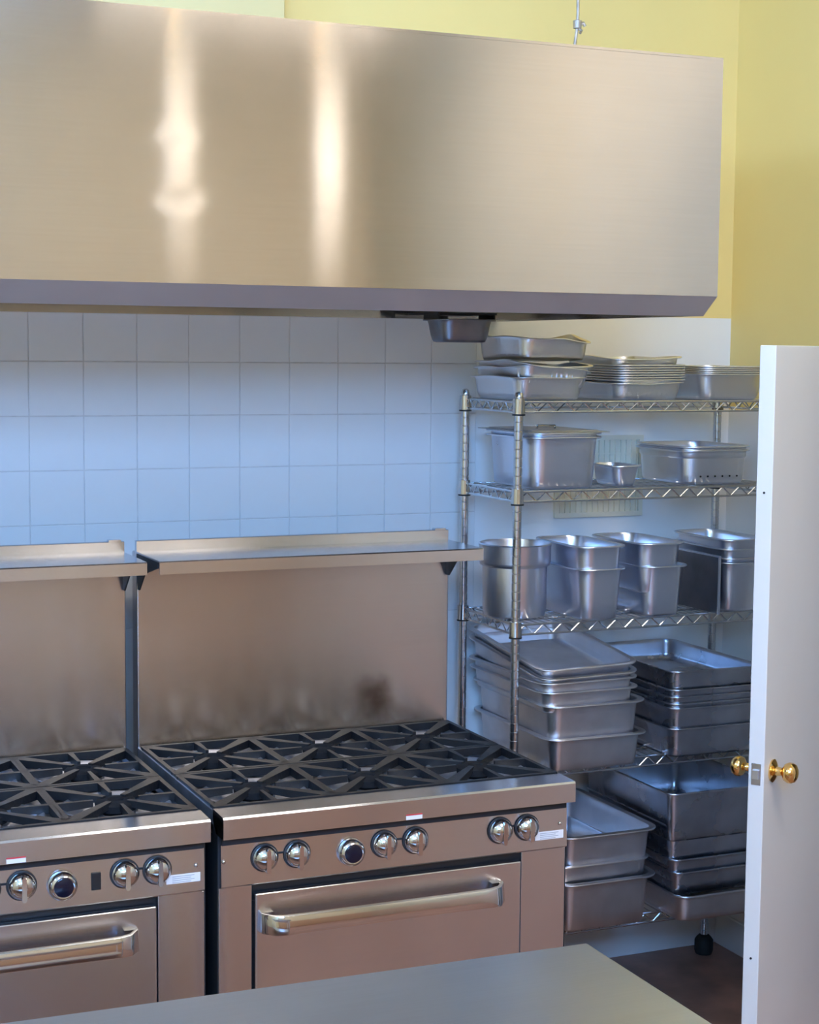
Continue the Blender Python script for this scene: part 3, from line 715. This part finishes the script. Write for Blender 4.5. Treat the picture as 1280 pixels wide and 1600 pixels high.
def make_range(label, x0, knobs, dial, switch, door0, door1, h0, h1):
    """x0: left edge; positions of the knobs along x from x0"""
    R_ = thing('gas_range', label, 'stove', (x0, -1.105, 0))
    YB = 0.761  # backguard face
    # body
    MB().box(0.0, 0.012, 0.045, YB + 0.05, 0.15, 0.885).build('side_panel', M['dark_side'], R_)
    MB().box(W - 0.012, W, 0.045, YB + 0.05, 0.15, 0.885).build('side_panel', M['dark_side'], R_)
    st = MB().box(0.002, door0 - 0.005, 0.044, 0.058, 0.16, 0.742).build('front_stile', M['range_steel'], R_, bevel=0.002)
    MB().box(door1 + 0.005, W - 0.002, 0.044, 0.058, 0.16, 0.742).build('front_stile', M['range_steel'], R_, bevel=0.002)
    MB().box(0.012, W - 0.012, 0.056, YB + 0.05, 0.15, 0.70).build('oven_box', M['black'], R_)
    MB().box(0.012, W - 0.012, 0.060, 0.075, 0.70, 0.868).build('panel_backing', M['black'], R_)
    MB().box(0.02, W - 0.02, 0.05, 0.07, 0.10, 0.155).build('kick_plate', M['range_steel'], R_)
    lg = MB().lathe([(0.022, 0.0), (0.024, 0.02), (0.018, 0.03), (0.02, 0.155)], 14).mesh('leg', M['range_steel'], smooth=40)
    for lx in (0.08, W - 0.08):
        for ly in (0.13, YB - 0.03): link('leg', lg, R_, (lx, ly, 0))
    # oven door
    dr = MB().box(door0, door1, 0.034, 0.056, 0.215, 0.722).build('oven_door', M['range_steel'], R_, bevel=0.004)
    hd = handle_mesh(h1 - h0).build('handle', M['chrome'], dr, ((h0 + h1) / 2, 0.034, 0.655), smooth=50)
    ep = MB().box(-0.016, 0.016, -0.012, 0.0, -0.0235, 0.0235).mesh('handle_mount', M['chrome'])
    for hx in (h0 + 0.014, h1 - 0.014): link('handle_mount', ep, dr, (hx, 0.034, 0.655))
    # front rail
    MB().prism([(0.0, 0.868), (0.0, 0.915), (0.004, 0.9195), (0.082, 0.9215), (0.082, 0.895), (0.058, 0.868)], 'x', 0.0, W).build('front_rail', M['range_steel'], R_)
    # control panel
    pnl = MB().prism([(0.033, 0.846), (0.029, 0.749), (0.033, 0.745), (0.058, 0.745), (0.058, 0.846)], 'x', 0.004, W - 0.006).build('control_panel', M['range_steel'], R_)
    py = 0.031
    knobs = [k + 0.006 for k in knobs]
    for kx in knobs:
        k = link('knob', knob_dome, R_, (kx, py - 0.002, 0.808))
        link('grip', fin_me, k); link('bezel', bezel_me, k)
    pil = MB().box(-0.012, 0.012, -0.0012, 0.001, -0.0022, 0.0022).mesh('pilot_slot', M['hole'])
    for a, b in zip(knobs[::2], knobs[1::2]): link('pilot_slot', pil, pnl, ((a + b) / 2, py, 0.815))
    t = link('thermostat_dial', dial_ring, R_, (dial, py - 0.001, 0.798)); link('dial_face', dial_face, t)
    if switch is not None:
        sw = MB().box(-0.011, 0.011, -0.003, 0.001, -0.020, 0.020).build('rocker_switch', M['black'], R_, (switch, py, 0.798), bevel=0.0015)
    for bxp in (0.010, W - 0.026): link('bolt', bolt_me, pnl, (bxp, py, 0.808))
    lb = MB().box(-0.040, 0.040, -0.0009, 0.0, -0.0115, 0.0115).build('rating_label', M['label'], pnl, (W - 0.056, py - 0.0002, 0.780)); lb['label'] = 'white rating sticker'
    ink = MB()
    for q in range(4): ink.box(-0.026, 0.026 - 0.008 * (q % 2), -0.0013, -0.0008, 0.0065 - 0.0045 * q, 0.0078 - 0.0045 * q)
    ink.build('print_lines', M['label_ink'], lb)
    ws = MB().box(-0.021, 0.021, -0.0009, 0.0, -0.0065, 0.0035).build('rail_sticker', M['label'], R_, (0.475, 0.0, 0.8755)); ws['label'] = 'small red and white sticker'
    MB().box(-0.021, 0.021, -0.0012, -0.0001, 0.0035, 0.0065).build('red_band', M['red'], ws)
    MB().box(0.006, W - 0.010, 0.030, 0.034, 0.846, 0.8675).build('rail_shade_strip', M['dark_side'], R_)  # flush dark strip, paints in the shade under the front rail
    # cooktop
    ck = MB().box(0.012, W - 0.012, 0.085, YB, 0.868, 0.874).box(0.0, 0.012, 0.082, YB, 0.862, 0.917).box(W - 0.012, W, 0.082, YB, 0.862, 0.917).build('cooktop_tray', M['bowl'], R_)
    y_c = (0.082 + 0.004 + 0.165, 0.082 + 0.004 + 0.165 + 0.333)
    for cx in (1 / 6, 0.5, 5 / 6):
        for cy in y_c:
            xx = 0.006 + (W - 0.012) * cx
            g_ = link('burner_grate', grate_me, R_, (xx, cy, 0.924))
            link('aeration_bowl', bowl_me, g_); link('burner_head', burner_me, R_, (xx, cy, 0.928))
    # backguard + high shelf
    MB().box(0.0, W, YB, YB + 0.05, 0.86, 1.444).build('backguard', M['backguard'], R_, bevel=0.004)
    shf = MB().prism([(YB - 0.230, 1.413), (YB - 0.230, 1.443), (YB - 0.227, 1.446), (YB, 1.446), (YB, 1.473), (YB + 0.003, 1.4745), (YB + 0.018, 1.4745), (YB + 0.018, 1.442), (YB - 0.224, 1.442), (YB - 0.224, 1.413)], 'x', 0.0, W - 0.003).build('high_shelf', M['range_steel'], R_)
    MB().box(W - 0.045, W - 0.012, YB - 0.001, YB + 0.02, 1.4735, 1.479).build('shelf_clip', M['range_steel'], shf)
    br = MB().prism([(YB + 0.0, 1.442), (YB - 0.2, 1.442), (YB - 0.2, 1.425), (YB - 0.07, 1.395), (YB - 0.015, 1.345), (YB + 0.0, 1.345)], 'x', -0.002, 0.002).mesh('shelf_bracket', M['dark_side'])
    for bxp in (0.004, W - 0.006): link('shelf_bracket', br, R_, (bxp, 0, 0))
    return R_

make_range('right-hand stainless six-burner gas range beside the wire rack', 0.213,
           [0.103, 0.183, 0.404, 0.486, 0.714, 0.788], 0.324, None, 0.088, 0.783, 0.099, 0.727)
make_range('left-hand stainless six-burner gas range cut by the picture edge', 0.183 - W,
           [0.085, 0.160, 0.408, 0.486, 0.716, 0.791], 0.581, 0.657, 0.115, 0.797, 0.130, 0.749)

# ------------------------------------------------------------------ prep table
TX0, TX1, TYF, TYB, TZ = -1.75, 0.602, -2.86, -2.06, 0.900
pt = thing('prep_table', 'stainless steel prep table in the foreground', 'table', (0, 0, 0))
MB().prism([(TX0, TYF - 0.0), (TX1, TYF), (TX1, TYB - 0.03), (TX0, TYB + 0.03)], 'z', TZ - 0.040, TZ).build('table_top', M['table_steel'], pt, bevel=0.005)
lgm = MB().lathe([(0.016, 0.0), (0.026, 0.004), (0.026, 0.02), (0.0205, 0.06), (0.0205, TZ - 0.04)], 16).mesh('leg', M['pan_steel'], smooth=40)
for lx in (TX0 + 0.08, TX1 - 0.08):
    for ly in (TYF + 0.08, TYB - 0.10): link('leg', lgm, pt, (lx, ly, 0))
MB().box(TX0 + 0.06, TX1 - 0.06, TYF + 0.06, TYB - 0.08, 0.25, 0.275).build('undershelf', M['table_steel'], pt, bevel=0.003)

# ------------------------------------------------------------------ open door
DL = Vector((1.5597, -1.2194)); dv = Vector((0.82, 0.572)).normalized(); dn = Vector((dv.y, -dv.x))
DWD, DTH, DHT = 0.864, 0.042, 1.995
ang = math.atan2(dv.y, dv.x)
door = bpy.data.objects.new('door_1', None); col.objects.link(door)
door.location = (DL.x, DL.y, 0.010); door.rotation_euler = (0, 0, ang)
structure(door, 'white painted door standing open, seen from its latch edge')
# local: x along the door from the latch edge to the hinges, -y towards the camera side face
MB().box(0, DWD, -DTH, 0, 0, DHT).build('slab', M['white_paint'], door, bevel=0.0025)
kz = 0.918
kn = MB().lathe([(0.029, 0.0), (0.030, 0.004), (0.022, 0.009), (0.012, 0.012), (0.0105, 0.026), (0.014, 0.030), (0.022, 0.034), (0.0265, 0.043), (0.0265, 0.052), (0.022, 0.061), (0.012, 0.066), (0.003, 0.067)], 28, axis='y').mesh('door_knob', M['brass'], smooth=50)
k1 = link('door_knob', kn, door, (0.060, 0.0, kz))
k2 = link('door_knob', kn, door, (0.060, -DTH, kz)); k2.rotation_euler = (0, 0, math.pi)
for k in (k1, k2): k['label'] = 'round brass door knob'
lp = MB().box(-0.0012, 0.001, -DTH / 2 - 0.0125, -DTH / 2 + 0.0125, -0.028, 0.028).build('latch_plate', M['pan_dark'], door, (0, 0, kz), bevel=0.0008)
MB().prism([(-DTH / 2 - 0.008, -0.011), (-DTH / 2 + 0.008, -0.011), (-DTH / 2 + 0.008, 0.011), (-DTH / 2 - 0.008, 0.011)], 'x', -0.009, 0.0).build('latch_bolt', M['pan_steel'], lp)
scw = MB().lathe([(0.003, -0.0016), (0.003, 0.0)], 10, axis='x').mesh('screw_hole', M['hole'])
for zz in (1.63, 0.44): link('screw_hole', scw, door, (0.0, -DTH / 2, zz))
hm_ = MB().box(DWD - 0.001, DWD + 0.003, -DTH + 0.004, 0, -0.05, 0.05).lathe([(0.006, -0.052), (0.006, 0.052)], 10, (DWD + 0.003, 0.004, 0)).mesh('hinge', M['brass'], smooth=40)
for zz in (0.25, 1.0, 1.75): link('hinge', hm_, door, (0, 0, zz))
